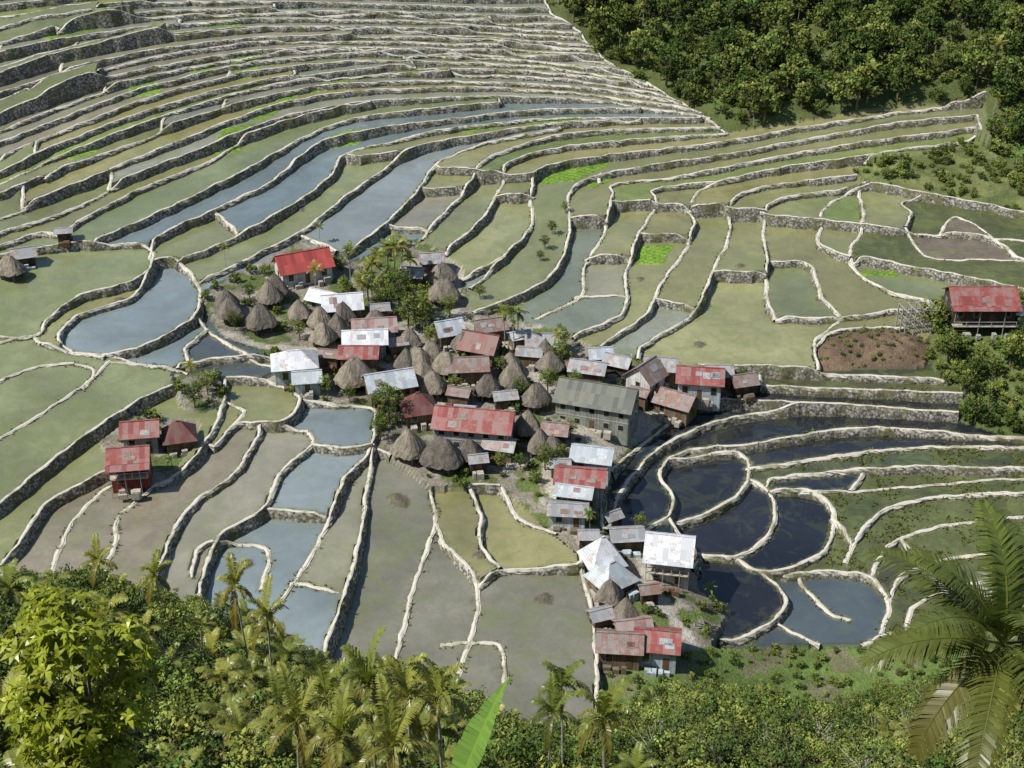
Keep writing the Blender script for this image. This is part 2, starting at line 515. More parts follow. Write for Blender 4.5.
MW,nt,b=newmat('dry_stone')
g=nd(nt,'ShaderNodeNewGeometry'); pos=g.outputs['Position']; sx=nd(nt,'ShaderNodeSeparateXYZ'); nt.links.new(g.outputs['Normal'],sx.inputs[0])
vor=nd(nt,'ShaderNodeTexVoronoi'); vor.inputs['Scale'].default_value=2.4; nt.links.new(pos,vor.inputs['Vector'])
st=ramp(nt,vor.outputs['Distance'],[(.2,1.1),(.75,.3)])
vc=nd(nt,'ShaderNodeSeparateXYZ'); nt.links.new(vor.outputs['Color'],vc.inputs[0])
stone=mixc(nt,ramp(nt,vc.outputs[0],[(0,0.),(1,1.)]),(.20,.19,.16),(.50,.48,.42))
stone=mixc(nt,1,stone,st,'MULTIPLY')
gn=noise(nt,pos,.25,4,.75)
gr=ramp(nt,gn,[(.48,0.),(.61,.85)])
stone=mixc(nt,gr,stone,(.13,.13,.06))
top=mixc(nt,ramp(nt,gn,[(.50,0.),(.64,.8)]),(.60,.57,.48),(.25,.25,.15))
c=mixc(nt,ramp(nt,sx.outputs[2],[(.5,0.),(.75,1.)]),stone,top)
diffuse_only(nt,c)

def leafmat(name,c1,c2,tr=.25,rough=.5):
    m,nt,b=newmat(name); oi=nd(nt,'ShaderNodeObjectInfo'); vcn=nd(nt,'ShaderNodeVertexColor',layer_name='tint')
    c=mixc(nt,oi.outputs['Random'],c1,c2); c=mixc(nt,1,c,vcn.outputs[0],'MULTIPLY')
    if tr<=0: diffuse_only(nt,c); return m
    nt.links.new(c,b.inputs['Base Color']); b.inputs['Roughness'].default_value=rough; setspec(b,.35)
    t=nd(nt,'ShaderNodeBsdfTranslucent'); tc=mixc(nt,1,c,(1.5,1.6,.6),'MULTIPLY'); nt.links.new(tc,t.inputs[0])
    mx=nd(nt,'ShaderNodeMixShader'); mx.inputs[0].default_value=tr
    nt.links.new(b.outputs[0],mx.inputs[1]); nt.links.new(t.outputs[0],mx.inputs[2]); nt.links.new(mx.outputs[0],nt.nodes['Material Output'].inputs[0])
    return m
LF=leafmat('leaf_forest',(.06,.10,.028),(.20,.25,.07),0)
LD=leafmat('leaf_dark',(.055,.09,.03),(.11,.15,.045),0)
LS=leafmat('leaf_shrub',(.08,.13,.035),(.23,.28,.075),0)
LY=leafmat('leaf_bright',(.33,.37,.035),(.34,.38,.04),.25,.35)
LP=leafmat('leaf_palm',(.13,.17,.04),(.27,.275,.07),.2,.35)
LC=leafmat('leaf_coconut',(.11,.14,.035),(.12,.15,.04),.2,.35)
LB=leafmat('leaf_banana',(.12,.23,.04),(.16,.27,.05),.25,.35)
LG=leafmat('grass_blade',(.18,.21,.075),(.18,.21,.075),0,.7)
def plain(name,col,rough=.85,ns=3.0,amt=.3,bs=.3):
    m,nt,b=newmat(name); tc=nd(nt,'ShaderNodeTexCoord').outputs['Object']; n=noise(nt,tc,ns,2,.7)
    c=mixc(nt,1,col,ramp(nt,n,[(.3,1-amt),(.7,1+amt)]),'MULTIPLY'); diffuse_only(nt,c); return m
BK=plain('bark',(.17,.14,.105)); BKL=plain('bark_pale',(.34,.32,.27)); BST=plain('banana_stem',(.16,.19,.08))
def roofmat(name,col,rust=(.22,.10,.055),amt=.5,rough=.55):
    m,nt,b=newmat(name); tc=nd(nt,'ShaderNodeTexCoord').outputs['Object']; s=nd(nt,'ShaderNodeSeparateXYZ'); nt.links.new(tc,s.inputs[0])
    oi=nd(nt,'ShaderNodeObjectInfo').outputs['Random']
    fx=math_(nt,'FLOOR',math_(nt,'MULTIPLY',s.outputs[0],1.2)); fy=math_(nt,'FLOOR',math_(nt,'MULTIPLY',s.outputs[1],.55))
    cb=nd(nt,'ShaderNodeCombineXYZ'); nt.links.new(fx,cb.inputs[0]); nt.links.new(fy,cb.inputs[1]); nt.links.new(oi,cb.inputs[2])
    wn=nd(nt,'ShaderNodeTexWhiteNoise'); nt.links.new(cb.outputs[0],wn.inputs['Vector'])
    c=mixc(nt,1,col,ramp(nt,wn.outputs['Value'],[(0,.68),(1,1.2)]),'MULTIPLY')
    vv=nd(nt,'ShaderNodeVectorMath',operation='ADD'); nt.links.new(tc,vv.inputs[0]); nt.links.new(oi,vv.inputs[1])
    n=noise(nt,vv.outputs[0],.9,5,.75); sel=math_(nt,'ADD',n,math_(nt,'MULTIPLY',wn.outputs['Value'],.25))
    c=mixc(nt,ramp(nt,sel,[(.76-amt*.4,0.),(.93-amt*.4,.85)]),c,rust)
    wv=math_(nt,'SINE',math_(nt,'MULTIPLY',s.outputs[0],28.0))
    c=mixc(nt,.35,c,ramp(nt,math_(nt,'MULTIPLY_ADD',wv,.5,False,.5),[(0,.55),(.6,1.2)]),'MULTIPLY')
    nt.links.new(c,b.inputs['Base Color']); b.inputs['Roughness'].default_value=rough; b.inputs['Metallic'].default_value=.1; setspec(b,.4)
    return m
RM={'red':roofmat('roof_red',(.34,.085,.075),(.27,.20,.18),amt=.5),'brightred':roofmat('roof_bright_red',(.44,.08,.07),amt=.15),'dred':roofmat('roof_dark_red',(.21,.075,.065),(.17,.12,.10),amt=.5),'rust':roofmat('roof_rust',(.33,.30,.28),(.22,.12,.085),amt=.6),
 'pink':roofmat('roof_faded_red',(.38,.21,.19),(.34,.31,.29),amt=.6),
 'white':roofmat('roof_white',(.72,.75,.78),(.45,.38,.32),amt=.3),'blue':roofmat('roof_pale_blue',(.50,.57,.61),(.40,.36,.33),amt=.35),'grey':roofmat('roof_grey',(.38,.40,.41),(.27,.19,.15),amt=.4),'green':roofmat('roof_grey_green',(.15,.165,.14),(.20,.18,.13),.35)}
def wallmat(name,col,vert=True):
    m,nt,b=newmat(name); tc=nd(nt,'ShaderNodeTexCoord').outputs['Object']; s=nd(nt,'ShaderNodeSeparateXYZ'); nt.links.new(tc,s.inputs[0])
    q=math_(nt,'ADD',s.outputs[0],s.outputs[1]) if vert else s.outputs[2]
    pl=math_(nt,'FLOOR',math_(nt,'MULTIPLY',q,5.0)); wn=nd(nt,'ShaderNodeTexWhiteNoise',noise_dimensions='1D'); nt.links.new(pl,wn.inputs['W'])
    c=mixc(nt,1,col,ramp(nt,wn.outputs['Value'],[(0,.7),(1,1.15)]),'MULTIPLY')
    c=mixc(nt,.8,c,ramp(nt,noise(nt,tc,1.2,3,.7),[(.3,.6),(.7,1.15)]),'MULTIPLY')
    diffuse_only(nt,c); return m
WM={'wood':wallmat('wall_planks',(.22,.165,.115)),'dark':wallmat('wall_dark_planks',(.10,.08,.065)),'white':wallmat('wall_white',(.74,.73,.69)),'grey':wallmat('wall_grey',(.38,.39,.38)),
 'blue':wallmat('wall_pale_blue',(.50,.58,.61)),'tan':wallmat('wall_tan',(.44,.39,.30)),'green':wallmat('wall_green_grey',(.30,.32,.28)),'redw':wallmat('wall_red_planks',(.28,.08,.07))}
GL,nt,b=newmat('window_glass'); b.inputs['Base Color'].default_value=(.015,.018,.02,1); b.inputs['Roughness'].default_value=.12
FR=plain('trim_wood',(.42,.39,.33)); DR=plain('door_wood',(.15,.095,.06)); CONC=plain('concrete',(.36,.35,.31))
TH,nt,b=newmat('thatch'); tc=nd(nt,'ShaderNodeTexCoord').outputs['Object']
mp=nd(nt,'ShaderNodeMapping'); mp.inputs['Scale'].default_value=(5,5,.9); nt.links.new(tc,mp.inputs[0]); n=noise(nt,mp.outputs[0],2.2,4,.75); n2=noise(nt,tc,1.1,3,.6)
oi=nd(nt,'ShaderNodeObjectInfo').outputs['Random']
c=mixc(nt,oi,(.19,.17,.145),(.40,.35,.27)); c=mixc(nt,1,c,ramp(nt,n,[(.3,.35),(.7,1.45)]),'MULTIPLY'); c=mixc(nt,.8,c,ramp(nt,n2,[(.3,.55),(.7,1.3)]),'MULTIPLY')
nt.links.new(c,b.inputs['Base Color']); b.inputs['Roughness'].default_value=1; setspec(b,.05); bump(nt,b,n,1.0,.2)
# ------------------------------------------------------------------ terrain mesh
NX,NY=len(ax),len(ay)
vv=np.stack([AX,AY,BZ],-1).reshape(-1,3)
ii=np.arange(NX*NY).reshape(NY,NX); fc=np.stack([ii[:-1,:-1],ii[:-1,1:],ii[1:,1:],ii[1:,:-1]],-1).reshape(-1,4)
me=mknp('terrain',vv,fc,[MT])
a=me.color_attributes.new('Col','FLOAT_COLOR','POINT'); a.data.foreach_set('color',np.concatenate([CC.reshape(-1,3),np.ones((NX*NY,1))],1).astype(np.float32).ravel())
a=me.attributes.new('wet','FLOAT','POINT'); a.data.foreach_set('value',WW.astype(np.float32).ravel())
obj('terrain',me)
# ------------------------------------------------------------------ terrace walls
GV=[];GFv=[];GT=[]
def add_wall(p,name='stone_terrace_wall'):
    n=len(p)
    if n<3: return
    hw=.20+.05*np.sin(np.arange(n)*.37+rng.uniform(0,6))*np.sin(np.arange(n)*.11)+rng.normal(0,.015,n)
    t=np.gradient(p,axis=0); t/=np.maximum(np.hypot(*t.T),1e-6)[:,None]; nr=np.c_[-t[:,1],t[:,0]]
    A=p+nr*1.15; B=p-nr*1.15; zA=zat(A[:,0],A[:,1]); zB=zat(B[:,0],B[:,1])
    k=np.ones(5)/5; sm=lambda z: np.convolve(np.pad(z,2,mode='edge'),k,'valid')
    def medf(z):
        if len(z)<9: return np.minimum(z,np.median(z)+.3)
        w=np.lib.stride_tricks.sliding_window_view(np.pad(z,4,mode='edge'),9); return np.clip(z,np.median(w,1)-.4,np.median(w,1)+.25)
    zA=sm(medf(zA)); zB=sm(medf(zB)); top=np.maximum(zA,zB)+.13+sm(rng.normal(0,.09,n)); low=np.minimum(zA,zB)
    rows=[]
    hA=top-zA; hB=top-zB
    wa=np.where(hA<.6,.13,.34); wb=np.where(hB<.6,.13,.34)
    W=lambda a: (rng.random(n)-.5)*a
    def pt(off,z): return np.c_[p+nr*off[:,None], z]
    rows.append(pt(hw+wa+.14*hA+W(.1),zA-.4)); rows.append(pt(hw+wa*.8+.08*hA+W(.2),zA+hA*.33)); rows.append(pt(hw+wa*.5+.04*hA+W(.16),zA+hA*.68))
    rows.append(pt(hw+W(.08),top-.05+W(.05))); rows.append(pt(.08+W(.04),top+.03+W(.04))); rows.append(pt(-.08+W(.04),top+.03+W(.04))); rows.append(pt(-hw+W(.08),top-.05+W(.05)))
    rows.append(pt(-hw-wb*.5-.04*hB+W(.16),zB+hB*.68)); rows.append(pt(-hw-wb*.8-.08*hB+W(.2),zB+hB*.33)); rows.append(pt(-hw-wb-.14*hB+W(.1),zB-.4))
    R=len(rows); vs=np.stack(rows,1).reshape(-1,3); q=np.arange(n*R).reshape(n,R)
    fcs=np.stack([q[:-1,:-1],q[:-1,1:],q[1:,1:],q[1:,:-1]],-1).reshape(-1,4)
    obj(name,mknp(name,vs,fcs,[MW]))
    dens=.20+.5*(wob(p[:,0],p[:,1],.6)>.2)+.3*((p[:,0]>60)&(p[:,1]<215))
    for i in range(n):
        for s in (1,-1):
            if rng.random()<dens[i]:
                o=p[i]+nr[i]*s*(hw[i]+rng.uniform(-.02,.25)); z=top[i]-.3 if rng.random()<.5 else low[i]-.05
                if rng.random()<.5: z=low[i]-.05; o=p[i]+nr[i]*s*(hw[i]+.45)
                for k2 in range(4):
                    a=rng.uniform(0,6.28); hh=rng.uniform(.2,.6); w=rng.uniform(.08,.2); dx,dy=math.cos(a)*w,math.sin(a)*w; lx,ly=rng.normal(0,.2,2)
                    b0=len(GV); GV.extend([(o[0]-dx,o[1]-dy,z),(o[0]+dx,o[1]+dy,z),(o[0]+lx,o[1]+ly,z+hh)]); GFv.append((b0,b0+1,b0+2)); tt=rng.uniform(.5,1.2); GT.append((tt*rng.uniform(.8,1.25),tt,tt*.8))
for p in WL:
    i=np.clip(np.round((p[:,0]-FX[0])/h).astype(int),1,nx-2); j=np.clip(np.round((p[:,1]-FY[0])/h).astype(int),1,ny-2)
    ok=((zone[j,i]==0)|(zone[j+1,i]==0)|(zone[j-1,i]==0)|(zone[j,i+1]==0)|(zone[j,i-1]==0))&(p[:,1]>101)&(p[:,1]<449)&(np.abs(p[:,0])<189)
    s=None
    for q in range(len(p)+1):
        if q<len(p) and ok[q]:
            if s is None: s=q
        elif s is not None:
            if q-s>3: add_wall(p[s:q])
            s=None
def tintattr(me,t):
    a=me.color_attributes.new('tint','FLOAT_COLOR','CORNER')
    t=np.asarray(t,np.float32); t=np.c_[t,np.ones(len(t))].astype(np.float32)
    ls=np.zeros(len(me.polygons),np.int32); me.polygons.foreach_get('loop_total',ls)
    a.data.foreach_set('color',np.repeat(t,ls,axis=0).ravel())
for _ in range(90000):
    j=int(rng.integers(0,240)); i=int(rng.integers(0,nx))
    if zone[j,i]!=0 or bar[j,i]: continue
    if not (FX[i]>48 and FY[j]<215 and WET[j,i]<1.0): continue
    if wob(FX[i],FY[j],1.7)<.0: continue
    x=FX[i]+rng.uniform(-.3,.3); y=FY[j]+rng.uniform(-.3,.3); z=ZF[j,i]-.02; hue=rng.uniform(.8,1.3)
    for k2 in range(3):
        a=rng.uniform(0,6.28); hh=rng.uniform(.2,.5); w=rng.uniform(.1,.25); dx,dy=math.cos(a)*w,math.sin(a)*w; lx,ly=rng.normal(0,.25,2)
        b0=len(GV); GV.extend([(x-dx,y-dy,z),(x+dx,y+dy,z),(x+lx,y+ly,z+hh)]); GFv.append((b0,b0+1,b0+2)); tt=rng.uniform(.4,.85); GT.append((tt*hue,tt,tt*.7))
me=mknp('wall_grass',GV,np.array(GFv),[LG]); tintattr(me,GT); obj('wall_grass',me)
print("walls",time.time()-T0,len(GFv))
# ------------------------------------------------------------------ plants
def tube(vs,fs,mi,ti,p0,p1,r0,r1,seg=6,m=0,t=(1,1,1)):
    p0=np.array(p0,float); p1=np.array(p1,float); d=p1-p0; d/=np.linalg.norm(d)+1e-9
    u=np.cross(d,(0,0,1) if abs(d[2])<.9 else (1,0,0)); u/=np.linalg.norm(u); w=np.cross(d,u); b0=len(vs)
    for P_,r in ((p0,r0),(p1,r1)):
        for k in range(seg):
            a=6.2832*k/seg; vs.append(P_+r*(math.cos(a)*u+math.sin(a)*w))
    for k in range(seg): fs.append((b0+k,b0+(k+1)%seg,b0+seg+(k+1)%seg,b0+seg+k)); mi.append(m); ti.append(t)
def tree_mesh(name,H,R,ch,ncl,nleaf,ls,seed,lm,bark=BK,cr=.9,lowc=.0,aspect=.45):
    g=np.random.default_rng(seed); vs=[];fs=[];mi=[];ti=[]
    top=np.array([g.normal(0,.3),g.normal(0,.3),H-ch*.5]); tube(vs,fs,mi,ti,(0,0,-1.0),(top[0]*.5,top[1]*.5,H-ch*.8),.03*H,.02*H); tube(vs,fs,mi,ti,(top[0]*.5,top[1]*.5,H-ch*.8),top,.02*H,.008*H)
    for c in range(ncl):
        d=g.normal(0,1,3); d/=np.linalg.norm(d); rr=g.uniform(.35,1.0)**.6
        rad=R*(1+.28*math.sin(3*math.atan2(d[1],d[0])+seed)+.15*math.sin(7*d[2]+seed))
        cen=np.array([d[0]*rad*rr,d[1]*rad*rr,H-ch*.5+d[2]*ch*.5*rr]); 
        if cen[2]<lowc: cen[2]=lowc+.2
        if c%3==0: tube(vs,fs,mi,ti,top*np.array([.5,.5,.8])+g.normal(0,.1,3),cen,.011*H,.003*H,4)
        cR=cr*g.uniform(.6,1.25); tn=g.uniform(.6,1.35)*(.6+.5*rr)*(.85+.25*d[2]); hue=g.uniform(.85,1.2)  # crown shade put into the tint: inner and lower clumps darker
        n=int(nleaf*g.uniform(.6,1.3))
        off=g.normal(0,1,(n,3)); off/=np.linalg.norm(off,axis=1)[:,None]; off*=(g.uniform(.3,1,(n,1))**.5)*cR*np.array([1,1,.7])
        for k in range(n):
            P_=cen+off[k]; nn=off[k]/cR+g.normal(0,.5,3)+np.array([0,0,.5]); nn/=np.linalg.norm(nn)
            a=g.normal(0,1,3); a-=nn*a.dot(nn); a/=np.linalg.norm(a)+1e-9; a[2]-=.25; bvec=np.cross(nn,a); s=ls*g.uniform(.6,1.3); b0=len(vs)
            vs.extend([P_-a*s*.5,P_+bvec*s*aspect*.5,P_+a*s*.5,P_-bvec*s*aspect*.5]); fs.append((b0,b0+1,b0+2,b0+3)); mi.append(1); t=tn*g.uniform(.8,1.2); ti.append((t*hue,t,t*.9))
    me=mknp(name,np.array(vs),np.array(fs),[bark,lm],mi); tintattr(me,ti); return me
def palm_mesh(name,H,L,nf,nlt,seed,lm,lw=.09,ll=.75,bark=BKL,tr=.12,droop=1.0,bend=.3):
    g=np.random.default_rng(seed); vs=[];fs=[];mi=[];ti=[]; prev=np.array([0,0,-1.5]); bx,by=g.normal(0,bend,2) if bend>0 else (0,0)
    for k in range(1,7):
        f=k/6; p=np.array([bx*f*f,by*f*f,H*f]); tube(vs,fs,mi,ti,prev,p,tr*(1.15-.35*(k-1)/6),tr*(1.15-.35*f),7); prev=p
    c0=prev
    tube(vs,fs,mi,ti,c0,c0+np.array([0,0,.5]),tr*.9,tr*.5,7,1,(.7,.9,.5))
    c0=c0+np.array([0,0,.35])
    for i in range(nf):
        az=i*2.4+g.uniform(-.2,.2); el=math.radians(78-100*(i/nf)**.9+g.uniform(-8,8)); Lf=L*g.uniform(.85,1.1); n=10; P_=c0.copy(); pts=[P_.copy()]; dirs=[]
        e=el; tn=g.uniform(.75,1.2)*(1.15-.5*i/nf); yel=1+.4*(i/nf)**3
        for k in range(n):
            d=np.array([math.cos(az)*math.cos(e),math.sin(az)*math.cos(e),math.sin(e)]); P_=P_+d*Lf/n; pts.append(P_.copy()); dirs.append(d); e-=droop*(.06+.17*k/n); e=max(e,-1.45)
        dirs.append(dirs[-1])
        for k in range(0,n,1): tube(vs,fs,mi,ti,pts[k],pts[k+1],.03*(1-k/n)+.008,.03*(1-(k+1)/n)+.006,3,1,(tn*1.3,tn*1.2,tn*.8))
        side=np.array([-math.sin(az),math.cos(az),0])
        for k in range(nlt):
            f=.1+.9*k/nlt; x=f*n; a=min(int(x),n-1); q=pts[a]+(pts[a+1]-pts[a])*(x-a); d=dirs[a]; l=ll*(math.sin(math.pi*min(1,(.12+.85*f)))**.6)*g.uniform(.85,1.1)
            upv=np.cross(side,d); upv*= -1 if upv[2]<0 else 1
            for s in (1,-1):
                dd=side*s*.8+d*.55+upv*g.uniform(-.05,.25); dd/=np.linalg.norm(dd); m1=q+dd*l*.5; dd2=dd+np.array([0,0,-.55*droop]); tip=m1+dd2/np.linalg.norm(dd2)*l*.5
                wv=d*lw*.5; b0=len(vs); vs.extend([q-wv*.6,q+wv*.6,m1+wv,m1-wv,tip+wv*.15,tip-wv*.15]); fs.append((b0,b0+1,b0+2,b0+3)); fs.append((b0+3,b0+2,b0+4,b0+5)); mi.extend([1,1]); t=tn*g.uniform(.8,1.2); ti.extend([(t*yel,t,t*.85)]*2)
    me=mknp(name,np.array(vs),np.array(fs),[bark,lm],mi); tintattr(me,ti); return me
def banana_mesh(name,H,L,nl_,seed,w=.32,lm=LB,els=None,az0=0.0,curl=.13):
    g=np.random.default_rng(seed); vs=[];fs=[];mi=[];ti=[]; tube(vs,fs,mi,ti,(0,0,-1),(0,0,H*.55),.16,.12,8,0); tube(vs,fs,mi,ti,(0,0,H*.55),(.05,0,H),.12,.05,8,0)
    for i in range(nl_):
        az=az0+i*2.4+(g.uniform(-.3,.3) if i else 0); e=math.radians(els[i] if els else 80-60*i/nl_); P_=np.array([0,0,H*(.97-.12*i/nl_)]); n=30 if els else 14; side=np.array([-math.sin(az),math.cos(az),0]); tn=g.uniform(.8,1.2); rows=[]
        cu=curl*(.35 if (els and i==0) else 1)*16/n
        for k in range(n+1):
            f=k/n; d=np.array([math.cos(az)*math.cos(e),math.sin(az)*math.cos(e),math.sin(e)]); wd=w*math.sin(math.pi*min(1,max(0,(f-.12)/.88))**.75) if f>.12 else .02; wd=max(wd,.015)
            up=np.cross(d,side); up*= -1 if up[2]<0 else 1
            rows.append((P_.copy(),P_+side*wd+up*wd*.35,P_-side*wd+up*wd*.35)); P_=P_+d*L/n; e-=(.04*16/n+cu*f)*(.3 if (els and i==0) else 1)
        for k in range(n):
            (c1,l1,r1),(c2,l2,r2)=rows[k],rows[k+1]
            for a_,b_ in ((l1,l2),(r1,r2)):
                b0=len(vs); sh=(b_-a_)*g.uniform(.0,.12); cut=g.uniform(.0,.10) if g.random()<.4 else 0; vs.extend([c1,c2,b_-sh+(c2-b_)*cut,a_+sh*.5+(c1-a_)*cut]); fs.append((b0,b0+1,b0+2,b0+3)); mi.append(1); t=tn*g.uniform(.85,1.15); ti.append((t,t,t))
            tube(vs,fs,mi,ti,c1,c2,.018,.016,3,1,(1.6*tn,1.4*tn,1.2*tn))
    me=mknp(name,np.array(vs),np.array(fs),[BST,lm],mi); tintattr(me,ti); return me
def whorl_mesh(name,H,R,ch,ncl,seed,lm,ls=.34):
    g=np.random.default_rng(seed); vs=[];fs=[];mi=[];ti=[]; top=np.array([0,0,H-ch*.6]); tube(vs,fs,mi,ti,(0,0,-2),top,.28,.16,8)
    for c in range(16):
        d=g.normal(0,1,3); d/=np.linalg.norm(d); d[2]=abs(d[2])*.8-.2; tube(vs,fs,mi,ti,top*np.array([1,1,g.uniform(.8,1)]),np.array([0,0,H-ch*.5])+d*np.array([R,R,ch*.5])*.85,.09,.02,5)
    lobes=[]
    for _ in range(18):
        zf=g.uniform(-.42,.36); rr=R*math.sqrt(max(.05,1-(zf*1.9)**2))*.66; aa=g.uniform(0,6.28); lobes.append((np.array([math.cos(aa)*rr,math.sin(aa)*rr,H-ch*.5+zf*ch]),g.uniform(.24,.42)*R))
    lobes.append((np.array([0,0,H-.45*R]),.45*R))
    for c in range(ncl):
        lc,lr=lobes[g.integers(0,len(lobes))]; d=g.normal(0,1,3); d/=np.linalg.norm(d); cen=lc+d*lr*g.uniform(.7,1.1)
        dep=np.linalg.norm((cen-np.array([0,0,H-ch*.5]))/np.array([R,R,ch*.5])); tn=g.uniform(.55,1.2)*(.3+.7*min(1,dep))  # shade inside the crown painted as a darker leaf tint
        ax_=d*.7+g.normal(0,.35,3)+np.array([0,0,.55]); ax_/=np.linalg.norm(ax_); u=np.cross(ax_,(1,.2,.1)); u/=np.linalg.norm(u); w=np.cross(ax_,u)
        for k in range(7):
            a=k*.9+g.uniform(-.3,.3); r=math.cos(a)*u+math.sin(a)*w; e=g.uniform(-.2,.7); d1=r*math.cos(e)+ax_*math.sin(e); s=ls*g.uniform(.6,1.2)
            d2=d1+np.array([0,0,-.6]); d2/=np.linalg.norm(d2); sd=np.cross(d1,ax_); sd/=np.linalg.norm(sd)+1e-9; m1=cen+d1*s*.5; tip=m1+d2*s*.5; b0=len(vs); wd=s*.17
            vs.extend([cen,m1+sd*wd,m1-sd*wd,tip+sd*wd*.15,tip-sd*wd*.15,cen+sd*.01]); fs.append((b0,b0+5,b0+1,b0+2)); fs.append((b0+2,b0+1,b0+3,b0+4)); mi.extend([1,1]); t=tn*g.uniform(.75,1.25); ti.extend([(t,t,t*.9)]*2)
    me=mknp(name,np.array(vs),np.array(fs),[BK,lm],mi); tintattr(me,ti); return me
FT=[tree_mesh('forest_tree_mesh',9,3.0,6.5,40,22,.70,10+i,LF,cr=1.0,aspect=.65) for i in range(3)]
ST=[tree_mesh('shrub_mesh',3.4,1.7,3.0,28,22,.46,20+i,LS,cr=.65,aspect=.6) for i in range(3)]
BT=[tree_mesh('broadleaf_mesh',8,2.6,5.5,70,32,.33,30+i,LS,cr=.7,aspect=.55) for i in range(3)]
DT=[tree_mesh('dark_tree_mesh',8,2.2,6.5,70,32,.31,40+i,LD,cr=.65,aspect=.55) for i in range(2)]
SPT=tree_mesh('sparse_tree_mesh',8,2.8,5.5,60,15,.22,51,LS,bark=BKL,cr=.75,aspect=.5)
PA=[palm_mesh('areca_palm_mesh',7,2.3,11,24,60+i,LP,.11,.62,tr=.10,droop=1.0) for i in range(3)]
BN=banana_mesh('banana_mesh',3.0,2.3,8,71)
print("protos",time.time()-T0)
